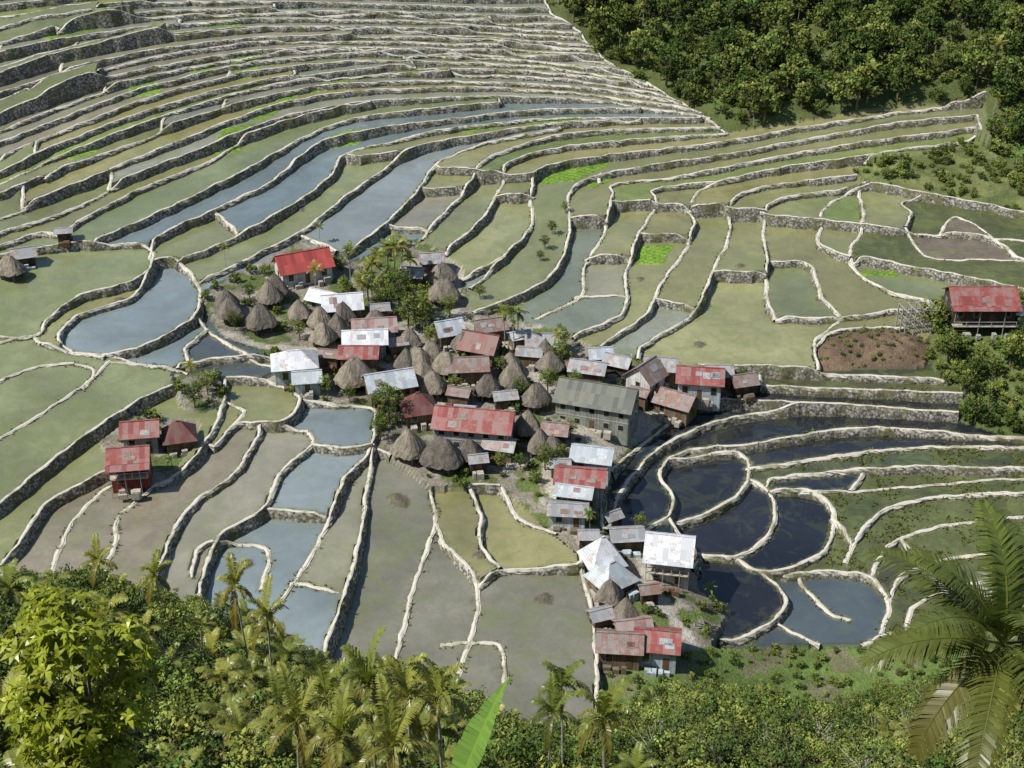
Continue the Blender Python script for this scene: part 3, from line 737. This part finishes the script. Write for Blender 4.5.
# ------------------------------------------------------------------ buildings
HOUSES=[]
def cubev(vs,fs,x0,x1,y0,y1,z0,z1):
    b=len(vs); vs.extend([(x0,y0,z0),(x1,y0,z0),(x1,y1,z0),(x0,y1,z0),(x0,y0,z1),(x1,y0,z1),(x1,y1,z1),(x0,y1,z1)])
    fs.extend([(b,b+3,b+2,b+1),(b+4,b+5,b+6,b+7),(b,b+1,b+5,b+4),(b+1,b+2,b+6,b+5),(b+2,b+3,b+7,b+6),(b+3,b,b+4,b+7)])
def place(u,v):
    x,y=ground(u,v); x=float(x[0]); y=float(y[0]); return x,y,float(zat(x,y))
def house(name,u,v,w,d,hh,rot,roof='grey',wall='wood',hip=False,rise=None,ov=.55,stilts=0,patch=2,porch=False):
    x,y,z=place(u,v); HOUSES.append((x,y,max(w,d)*.55)); E=obj(name,None,(x,y,z),math.radians(rot)); rise=rise or d*.32; g=random.Random(int(u*7+v))
    w2,d2=w/2,d/2; z0=stilts
    vs=[];fs=[]
    if hip: cubev(vs,fs,-w2,w2,-d2,d2,z0 if stilts else -2,hh)
    else:
        zb=z0 if stilts else -2; sec=[(-d2,zb),(d2,zb),(d2,hh),(0,hh+rise),(-d2,hh)]
        for sx_ in (-w2,w2):
            for (yy,zz) in sec: vs.append((sx_,yy,zz))
        fs+= [(4,3,2,1,0),(5,6,7,8,9)]+[(k,(k+1)%5,(k+1)%5+5,k+5) for k in range(5)]
    obj('walls',mknp('walls',vs,fs,[WM[wall]]),parent=E)
    if stilts:
        vs=[];fs=[]
        for a in (-w2+.2,0,w2-.2):
            for b in (-d2+.2,d2-.2): cubev(vs,fs,a-.12,a+.12,b-.12,b+.12,-2,stilts-.003)
        cubev(vs,fs,-w2+.9,w2-.9,d2-1.4,d2-.6,-1,stilts-.003)
        obj('stilts',mknp('stilts',vs,fs,[WM['dark']]),parent=E)
    ex,ey=w2+ov,d2+ov; ze=hh-ov*rise/d2*.9+.06; zr=hh+rise+.1; rx=max(w2-d2*.9,.25) if hip else ex
    vs=[(-ex,-ey,ze),(ex,-ey,ze),(ex,ey,ze),(-ex,ey,ze),(-rx,0,zr),(rx,0,zr)]
    fs=[(0,1,5,4),(2,3,4,5)]+([(1,2,5),(3,0,4)] if hip else [])
    ro_=obj('roof',mknp('roof',vs,fs,[RM[roof]]),parent=E); md=ro_.modifiers.new('s','SOLIDIFY'); md.thickness=.09; md.offset=1
    vs=[];fs=[]; cubev(vs,fs,-rx,rx,-.16,.16,zr+.02,zr+.14)
    obj('ridge_cap',mknp('ridge_cap',vs,fs,[RM[roof]]),parent=E)
    if patch:
        vs=[];fs=[]
        for _ in range(patch):
            s=g.choice((-1,1)); a0=g.uniform(-w2+.3,w2-1.6) if not hip else g.uniform(-rx-.3,rx-.6); a1=a0+g.uniform(.9,1.8); f0=g.uniform(.1,.5); f1=f0+g.uniform(.2,.4); b=len(vs)
            for (xx,ff) in ((a0,f0),(a1,f0),(a1,f1),(a0,f1)): 
                yy=s*ey*(1-ff); vs.append((xx,yy+s*.03,ze+(zr-ze)*ff+.15))
            fs.append((b,b+1,b+2,b+3) if s<0 else (b+3,b+2,b+1,b))
        obj('roof_patches',mknp('roof_patches',vs,fs,[RM[g.choice(['rust','grey','pink','grey','rust'])]]),parent=E)
    vw=[];fw=[];vf=[];ff_=[];vd=[];fd=[]
    floors=[z0] if hh-z0<4 else [z0,z0+(hh-z0)/2]
    fh=(hh-z0)/len(floors)
    for fi,fz in enumerate(floors):
        nwin=max(1,int(w/2.4))
        for sy in (-1,1):
            for k in range(nwin):
                cx=-w2+(k+.5)*w/nwin; yy=sy*d2
                if fi==0 and k==nwin//2 and sy<0:
                    cubev(vd,fd,cx-.42,cx+.42,min(yy,yy+sy*.04)-.0,max(yy,yy+sy*.04),fz+.02,fz+min(2.0,fh*.8)); continue
                ww=.45; zz0=fz+fh*.36; zz1=fz+fh*.76
                cubev(vf,ff_,cx-ww-.09,cx+ww+.09,min(yy-sy*.05,yy+sy*.04),max(yy-sy*.05,yy+sy*.04),zz0-.09,zz1+.09)
                cubev(vw,fw,cx-ww,cx+ww,min(yy,yy+sy*.06),max(yy,yy+sy*.06),zz0,zz1)
        for sx_ in (-1,1):
            for k in range(max(1,int(d/3))):
                cy=-d2+(k+.5)*d/max(1,int(d/3)); xx=sx_*w2; ww=.42; zz0=fz+fh*.36; zz1=fz+fh*.76
                cubev(vf,ff_,min(xx-sx_*.05,xx+sx_*.04),max(xx-sx_*.05,xx+sx_*.04),cy-ww-.09,cy+ww+.09,zz0-.09,zz1+.09)
                cubev(vw,fw,min(xx,xx+sx_*.06),max(xx,xx+sx_*.06),cy-ww,cy+ww,zz0,zz1)
    obj('window_frames',mknp('window_frames',vf,ff_,[FR]),parent=E); obj('windows',mknp('windows',vw,fw,[GL]),parent=E)
    if vd: obj('door',mknp('door',vd,fd,[DR]),parent=E)
    if len(floors)>1:
        vs=[];fs=[]; zz=floors[1]; cubev(vs,fs,-w2-.05,w2+.05,-d2-.05,d2+.05,zz-.12,zz+.06); obj('floor_band',mknp('floor_band',vs,fs,[FR]),parent=E)
    if porch:
        vs=[];fs=[]; zb=floors[-1]; cubev(vs,fs,-w2,w2,-d2-1.3,-d2-.06,zb-.1,zb)
        for k in range(6):
            xx=-w2+.06+k*(w-.12)/5; cubev(vs,fs,xx-.05,xx+.05,-d2-1.3,-d2-1.2,-2 if k%2==0 else zb,zb+.9 if k%2 else hh-.3)
        cubev(vs,fs,-w2,w2,-d2-1.29,-d2-1.21,zb+.9,zb+.98); obj('porch',mknp('porch',vs,fs,[FR]),parent=E)
        vs=[(-ex,-d2-1.7,hh-.55),(ex,-d2-1.7,hh-.55),(ex,-d2-.0,hh+.0),(-ex,-d2-.0,hh+.0)]
        r2=obj('porch_roof',mknp('porch_roof',vs,[(0,1,2,3)],[RM[roof]]),parent=E); r2.modifiers.new('s','SOLIDIFY').thickness=.06
    vs=[];fs=[]
    for k in range(5):
        a=g.uniform(-w2,w2-1.2); cubev(vs,fs,a,a+g.uniform(.4,1.3),-d2-g.uniform(.9,1.6)-(1.4 if porch else 0),-d2-g.uniform(.3,.6)-(1.4 if porch else 0),-.5,g.uniform(.2,.9))
    obj('stacked_timber',mknp('stacked_timber',vs,fs,[g.choice([FR,DR,CONC,WM['blue'],BK])]),parent=E)
    return E
def hut(u,v,w=5.0,rh=3.6,rot=20,bh=1.5,name='thatched_hut'):
    x,y,z=place(u,v); HOUSES.append((x,y,w*.5)); E=obj(name,None,(x,y,z),math.radians(rot)); g=np.random.default_rng(int(u*3+v*5))
    seg=40; prof=[(1.0,0),(.93,.10),(.80,.26),(.62,.46),(.42,.67),(.22,.86),(.07,1.0)]; vs=[];fs=[]; n=5.0 if g.random()<.7 else 2.8; rx=g.uniform(.9,1.25)
    w*=.92; rh*=g.uniform(.8,1.0)
    for pi,(r,zf) in enumerate(prof):
        for k in range(seg):
            a=6.28318*k/seg; c,s=math.cos(a),math.sin(a); rad=(abs(c)**n+abs(s)**n)**(-1/n)*w*.5*r*(1+g.normal(0,.02)); zz=bh+zf*rh+(g.uniform(-.25,.05) if pi==0 else g.normal(0,.04))
            ridge=.22*w*zf*(rx-.9)/.3
            vs.append((rad*c*rx+ridge*(1 if c>0 else -1)*min(1,abs(c)*3)*.5,rad*s,zz))
    for i in range(len(prof)-1):
        for k in range(seg): fs.append((i*seg+k,i*seg+(k+1)%seg,(i+1)*seg+(k+1)%seg,(i+1)*seg+k))
    fs.append(tuple(range((len(prof)-1)*seg,len(prof)*seg)))
    c0=len(vs); vs.append((0,0,bh+.35)); 
    for k in range(seg): fs.append(((k+1)%seg,k,c0))
    obj('thatch_roof',mknp('thatch_roof',vs,fs,[TH]),parent=E)
    vs=[];fs=[]; q=w*.30; cubev(vs,fs,-q,q,-q,q,bh-.55,bh+.9); obj('walls',mknp('walls',vs,fs,[WM['wood']]),parent=E)
    vs=[];fs=[]
    for a in (-q+.1,q-.1):
        for b in (-q+.1,q-.1): cubev(vs,fs,a-.13,a+.13,b-.13,b+.13,-2,bh-.553)
    obj('posts',mknp('posts',vs,fs,[BK]),parent=E)
    vs=[];fs=[]; cubev(vs,fs,-.35,.35,-q-.05,-q,bh-.5,bh+.5); obj('door',mknp('door',vs,fs,[DR]),parent=E)
    vs=[];fs=[]; cubev(vs,fs,-.05,.05,-.05,.05,bh+rh-.1,bh+rh+.35); obj('finial',mknp('finial',vs,fs,[BK]),parent=E)
H=house
H('village_chapel',304,277,9.5,5.6,2.9,24,'brightred','white',rise=2.2,patch=0)
H('red_roof_house',143,446,5.0,4,3.2,8,'red','grey',rise=1.3,patch=1); H('red_roof_house',133,480,5.6,4.0,4.4,8,'red','redw',rise=1.2,porch=True,ov=.4)
H('red_hip_roof_house',181,446,4.2,4.0,2.4,15,'dred','wood',hip=True,rise=2.0,patch=0)
H('small_hut',25,262,3.6,3,2.2,20,'grey','dark'); H('storage_shed',66,243,2.4,2,2.0,10,'grey','dark',rise=.3,patch=0)
H('white_roof_house',343,316,6.5,5,2.8,10,'white','wood',rise=1.6); H('white_roof_house',325,308,5,3.4,2.3,-25,'white','grey')
H('white_hip_roof_house',296,378,6.8,5.2,3.4,10,'white','blue',hip=True,rise=1.7,patch=0)
H('metal_roof_house',366,352,7,4.6,3.0,5,'white','grey',rise=1.3); H('faded_red_roof_house',375,340,7,4.4,3.0,8,'pink','grey',rise=1.3); H('rusty_roof_house',360,366,6,4,2.8,0,'red','wood',rise=1.0)
H('metal_roof_house',390,398,7.4,5,3.4,18,'blue','wood',rise=1.6,stilts=.8,patch=1); H('red_hip_roof_house',419,419,4.8,4.6,2.6,15,'dred','wood',hip=True,rise=2.2,patch=0)
H('red_roof_house',475,440,12,6.5,4.0,-9,'red','grey',rise=1.9,patch=5)
H('metal_roof_house',449,342,4.2,4,2.8,20,'blue','wood',rise=1.5); H('rusty_roof_house',467,378,6.6,4.4,2.8,5,'rust','wood',rise=1.2); H('dark_red_roof_house',481,356,6,5,2.6,-20,'dred','wood',rise=2.0)
H('rusty_roof_house',490,336,5,3.6,2.3,15,'rust','wood'); H('metal_roof_house',543,352,5.5,3.6,2.4,0,'grey','wood')
H('long_roof_house',597,418,12.5,7.4,4.6,-18,'green','green',rise=2.2,patch=0)
H('white_roof_house',592,470,5.8,4.4,3.2,-12,'blue','blue',rise=1.2,patch=1); H('red_roof_house',580,496,7,4.6,3.8,-8,'red','grey',rise=1.2); H('metal_roof_house',568,520,5.2,3.4,2.2,-5,'grey','blue',rise=.7); H('metal_roof_house',574,507,5.0,3.0,3.,-12,'blue','dark',rise=.7,patch=1)
H('white_roof_house',668,572,6.2,5.2,5.0,-10,'white','white',rise=1.6,patch=0,porch=True)
H('white_hip_roof_house',602,570,4.6,4.6,2.6,20,'white','grey',hip=True,rise=3.2,patch=0,stilts=.6); H('white_hip_roof_house',611,589,5.0,4.6,2.4,35,'blue','wood',hip=True,rise=2.2,patch=0); H('metal_roof_house',626,545,4.2,3,2.2,5,'grey','dark',rise=.8)
H('rusty_roof_house',619,658,5.4,4.0,3.0,-5,'rust','wood',rise=1.2,patch=3); H('red_roof_house',656,658,5.4,4.6,3.4,-8,'red','blue',rise=1.3,patch=3); H('red_roof_house',632,643,4.2,3.4,3.0,10,'pink','wood')
H('white_gable_house',645,388,4.6,5.0,3.0,50,'rust','white',rise=2.2); H('metal_roof_house',660,377,5,3.8,2.6,-8,'grey','wood'); H('red_roof_house',699,392,7.4,5.4,3.4,-8,'red','blue',rise=1.5,patch=4); H('rusty_roof_house',675,412,6.2,4.6,2.6,-30,'rust','wood',rise=1.4)
H('rusty_roof_house',718,382,4,3.2,2.4,0,'grey','wood'); H('small_hut',742,390,3.8,3.2,2.2,15,'rust','dark'); H('metal_roof_house',588,380,5.6,3.4,2.6,-15,'grey','wood'); H('metal_roof_house',600,362,3.4,3,2.0,5,'blue','wood'); H('metal_roof_house',618,372,4,3,2.4,-25,'grey','dark')
H('ridge_house',976,325,11.5,6.4,5.4,0,'red','dark',rise=1.9,patch=4,stilts=1.5,porch=True); H('white_shed',1014,322,4.4,3,2.2,-10,'white','white',rise=.6)
H('metal_roof_house',432,270,4,3.2,2.4,10,'grey','wood'); H('metal_roof_house',413,283,3.6,3,2.3,-10,'grey','wood')
H('rusty_roof_house',555,440,3.6,3,2.2,-10,'rust','dark'); H('rusty_roof_house',500,455,4.4,3,2.2,-14,'grey','wood'); H('white_roof_house',308,390,4,3,2.4,8,'blue','blue')
for (u,v,w,d,r,c,wl) in [(530,362,4.2,3.2,-10,'grey','wood'),(505,406,3.6,2.8,10,'grey','dark'),(460,402,3.4,2.8,-15,'rust','wood'),(575,374,3.2,2.6,12,'rust','wood'),(560,474,2.8,2.4,0,'grey','dark'),(600,625,2.8,2.4,20,'grey','wood'),(588,545,2.6,2.2,0,'grey','dark'),(640,402,3,2.6,-30,'rust','wood'),(520,346,3.4,2.8,20,'blue','wood'),(398,352,3,2.6,15,'grey','wood'),(330,364,3.2,2.6,-10,'rust','wood'),(478,470,2.6,2.2,10,'grey','dark'),(568,395,2.8,2.4,-20,'rust','dark'),(648,600,2.4,2.0,10,'rust','dark'),(612,516,2.4,2,30,'grey','dark'),(465,420,3,2.4,-9,'blue','grey'),(380,318,3.2,2.6,10,'grey','wood')]:
    H('small_shed',u,v,w,d,2.1,r,c,wl,rise=.6,patch=1,ov=.35)
for (u,v,w,rh) in [(228,312,5,3.4),(231,320,5,3.2),(262,330,5.2,3.6),(270,305,5.4,3.6),(276,298,5,3.4),(321,330,5,3.2),(324,346,4.8,3.4),(376,332,5,3),(442,285,5,3.2),(444,302,5.6,3.6),(355,386,6,4),(418,372,5.2,3.8),(432,366,5,3.6),(433,395,5,3.8),(514,389,5.2,4),(528,436,5,4),(409,457,6,4.2),(442,467,6.2,4.2),(540,455,5,3.6),(536,408,5,3.6),(466,352,4.6,3.2),(338,338,5,3.4),(625,628,4.8,4.6),(609,604,4.2,3.2),(300,322,4.8,3.4),(446,376,4.8,3.4),(407,372,4.6,3.4),(550,374,4.8,3.2),(12,277,5,3.4),(510,372,4.4,3),(424,385,4.6,3.4),(344,324,4.6,3),(470,463,4.6,3.2),(545,362,4.4,3),(488,398,4.4,3.2),(410,350,4.2,3),(552,458,4,3)]:
    hut(u,v,w,rh,random.uniform(-30,40))
x,y,z=place(913,330); E=obj('timber_house_frame',None,(x,y,z),.2); vs=[];fs=[]
for i in range(4):
    for j in range(3): cubev(vs,fs,-2.6+i*1.73-.09,-2.6+i*1.73+.09,-1.8+j*1.8-.09,-1.8+j*1.8+.09,-2,4.6)
for zz in (1.4,2.9,4.4):
    for j in range(3): cubev(vs,fs,-3,3,-1.8+j*1.8+.093,-1.8+j*1.8+.2,zz,zz+.14)
    for i in range(4): cubev(vs,fs,-2.6+i*1.73+.093,-2.6+i*1.73+.2,-2.2,2.2,zz+.143,zz+.26)
obj('frame',mknp('frame',vs,fs,[CONC]),parent=E)
print("houses",time.time()-T0)
# ------------------------------------------------------------------ planting
HA=np.array(HOUSES)
def nearh(x,y,m): return bool((np.hypot(HA[:,0]-x,HA[:,1]-y)<HA[:,2]+m).any())
def plant(name,mesh,u,v,s=1,parent=None):
    x,y,z=place(u,v); return obj(name,mesh,(x,y,z-.1),random.uniform(0,6.3),s,parent)
def scatter(name,zs,meshes,weights,step,smin,smax,thr=None):
    E=obj(name,None); n=0
    for yy in np.arange(FY[0],FY[-1],step):
        for xx in np.arange(FX[0]+((int(yy/step))%2)*step*.5,FX[-1],step):
            x=xx+rng.uniform(-.45,.45)*step; y=yy+rng.uniform(-.45,.45)*step
            i=int(np.clip(round((x-FX[0])/h),0,nx-1)); j=int(np.clip(round((y-FY[0])/h),0,ny-1))
            if zone[j,i] not in zs: continue
            if thr is not None and wob(x,y,1.1)<thr: continue
            u_,v_=U[j,i],V[j,i]
            if u_<-60 or u_>1090 or v_<-50: continue
            if nearh(x,y,.6): continue
            m=meshes[rng.choice(len(meshes),p=weights)]; obj('plant',m,(x,y,float(ZF[j,i])-.2),rng.uniform(0,6.3),rng.uniform(smin,smax),E); n+=1
    print(name,n); return E
scatter('hillside_forest',(2,),FT+ST+[PA[0],BN],[.16,.15,.13,.14,.13,.12,.07,.10],3.1,.4,1.15)
scatter('grass_slope_shrubs',(4,),ST,[.4,.3,.3],2.2,.2,.8,thr=-.25)
scatter('ridge_scrub',(3,),ST+[FT[0],BN],[.3,.27,.25,.10,.08],2.1,.35,.85)
scatter('valley_weeds',(8,),ST+[BN],[.34,.32,.28,.06],1.8,.12,.42,thr=-.5)
scatter('mound_scrub',(6,),ST,[.4,.3,.3],1.8,.08,.3)
E=obj('village_shrubs',None); k=0
for _ in range(16000):
    j=int(rng.integers(0,500)); i=int(rng.integers(150,620))
    if zone[j,i]!=1 or COL[j,i,0]>.43: continue
    x,y=FX[i],FY[j]
    if nearh(x,y,.15): continue
    if rng.random()<.30: obj('plant',(ST+[BN])[rng.choice(4,p=[.32,.3,.28,.1])],(x,y,ZF[j,i]-.1),rng.uniform(0,6.3),rng.uniform(.18,.66),E); k+=1
print('vil',k)
for (u,v,s) in [(388,285,1.1),(395,288,1.2),(402,282,1.05),(351,287,1.0),(316,298,.8),(226,270,.55),(514,352,1.05),(518,345,.9),(195,392,.7),(380,290,1.0),(410,290,.9),(320,245,.5),(425,330,.8),(505,345,.9),(590,535,.55),(372,300,1.0),(360,310,.8),(560,360,.7)]:
    plant('palm_tree',PA[random.randint(0,2)],u,v,s)
for (u,v,s) in [(400,315,1.15),(415,322,.95),(385,310,.9),(408,330,.8),(425,330,.7),(208,395,.6),(195,408,.6),(390,425,.9),(385,412,.7),(560,370,.75),(235,330,.5),(380,440,.6),(548,395,.65),(560,350,.65),(325,395,.5),(480,300,.4),(545,250,.4),(552,235,.4),(540,262,.3),(565,215,.35),(575,395,.6),(545,470,.6),(392,300,.9),(368,300,.8),(250,300,.45),(500,470,.45),(560,465,.5),(520,400,.55),(690,420,.4),(450,318,.6),(300,340,.5),(400,405,.5),(570,440,.5),(350,402,.4),(500,375,.5),(640,528,.4),(585,525,.45),(560,485,.5),(430,345,.5),(520,470,.4),(455,395,.5)]:
    plant('broadleaf_tree',BT[random.randint(0,2)],u,v,s)
SKY=np.array(PL("-80,560 0,558 60,568 100,556 160,575 200,590 250,600 290,600 305,640 350,655 420,655 460,680 520,712 540,716 600,712 640,680 700,665 760,680 830,700 870,680 960,660 1024,640 1100,640"))
Eg=obj('foreground_hillside_trees',None); cnt=0
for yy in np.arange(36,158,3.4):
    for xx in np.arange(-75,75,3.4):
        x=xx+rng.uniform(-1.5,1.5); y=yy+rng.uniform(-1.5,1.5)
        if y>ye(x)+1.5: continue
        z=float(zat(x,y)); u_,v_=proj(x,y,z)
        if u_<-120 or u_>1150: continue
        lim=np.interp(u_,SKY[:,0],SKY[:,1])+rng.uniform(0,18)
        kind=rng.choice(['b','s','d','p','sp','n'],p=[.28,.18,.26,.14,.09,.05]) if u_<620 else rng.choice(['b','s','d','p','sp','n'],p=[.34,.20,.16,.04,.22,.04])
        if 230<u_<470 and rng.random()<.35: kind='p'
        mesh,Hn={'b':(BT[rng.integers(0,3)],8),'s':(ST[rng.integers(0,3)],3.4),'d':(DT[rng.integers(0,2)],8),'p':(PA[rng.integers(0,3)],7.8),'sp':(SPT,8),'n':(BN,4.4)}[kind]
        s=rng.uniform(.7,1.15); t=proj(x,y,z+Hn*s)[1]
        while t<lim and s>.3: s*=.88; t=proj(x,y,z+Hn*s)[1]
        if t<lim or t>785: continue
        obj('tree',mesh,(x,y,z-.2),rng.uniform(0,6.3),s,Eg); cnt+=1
print('fg',cnt)
def at(u,v,d):
    a=(u-512)/F; b=(384-v)/F; dy=cp+b*spn; return a/dy*d, d, CZ+(-spn+b*cp)/dy*d
def standing(u,v,d):
    x,y,z=at(u,v,d); g_=float(base(np.array(x),np.array(y))); return x,y,z-g_,g_
x,y,hh,g_=standing(66,592,37); me=whorl_mesh('bright_leaf_tree',hh,2.75,8.0,950,3,LY,.46); obj('bright_leaf_tree',me,(x,y,g_))
x,y,hh,g_=standing(1000,655,26); me=palm_mesh('coconut_palm',hh,3.9,20,60,8,LC,.075,.85,tr=.2,droop=.85,bend=0); obj('coconut_palm',me,(x,y,g_),2.0)
x,y,hh,g_=standing(448,808,11); me=banana_mesh('banana_plant',hh,1.75,4,4,.19,els=[66,10,5,0],az0=math.radians(42)); obj('banana_plant',me,(x,y,g_))
for (u,v,d,s) in [(240,585,100,1),(265,615,95,1),(95,560,118,.9),(160,575,112,.9),(370,680,62,1),(330,700,58,1),(410,690,66,1),(290,720,55,1),(565,690,80,1),(548,712,78,.9),(610,722,60,1),(440,700,62,1),(350,735,50,1),(30,590,110,.9),(385,745,48,1)]:
    x,y,hh,g_=standing(u,v,d); k=random.randint(0,2); s=.95
    o=obj('areca_palm',PA[k],(x,y,g_),random.uniform(0,6.3),s); o.scale=(s,s,max(.4,hh/7.4))
# ------------------------------------------------------------------ light
W=bpy.data.worlds.new("World"); SC.world=W; W.use_nodes=True; nt=W.node_tree; bg=nt.nodes['Background']; sk=nt.nodes.new('ShaderNodeTexSky'); sk.sky_type='NISHITA'; sk.sun_disc=False
S=Vector((-.58,-.22,.80)).normalized(); sk.sun_elevation=math.asin(S.z); sk.sun_rotation=math.atan2(S.x,S.y)%(2*math.pi); sk.altitude=1100
nt.links.new(sk.outputs[0],bg.inputs[0]); bg.inputs[1].default_value=.115
L=bpy.data.lights.new('sun','SUN'); L.energy=5.0; L.angle=math.radians(.5); L.color=(1,.955,.88); lo=bpy.data.objects.new('sun',L); SC.collection.objects.link(lo); lo.rotation_euler=S.to_track_quat('Z','Y').to_euler()
SC.view_settings.view_transform='Standard'; SC.view_settings.look='None'; SC.view_settings.exposure=0
print("done",time.time()-T0)
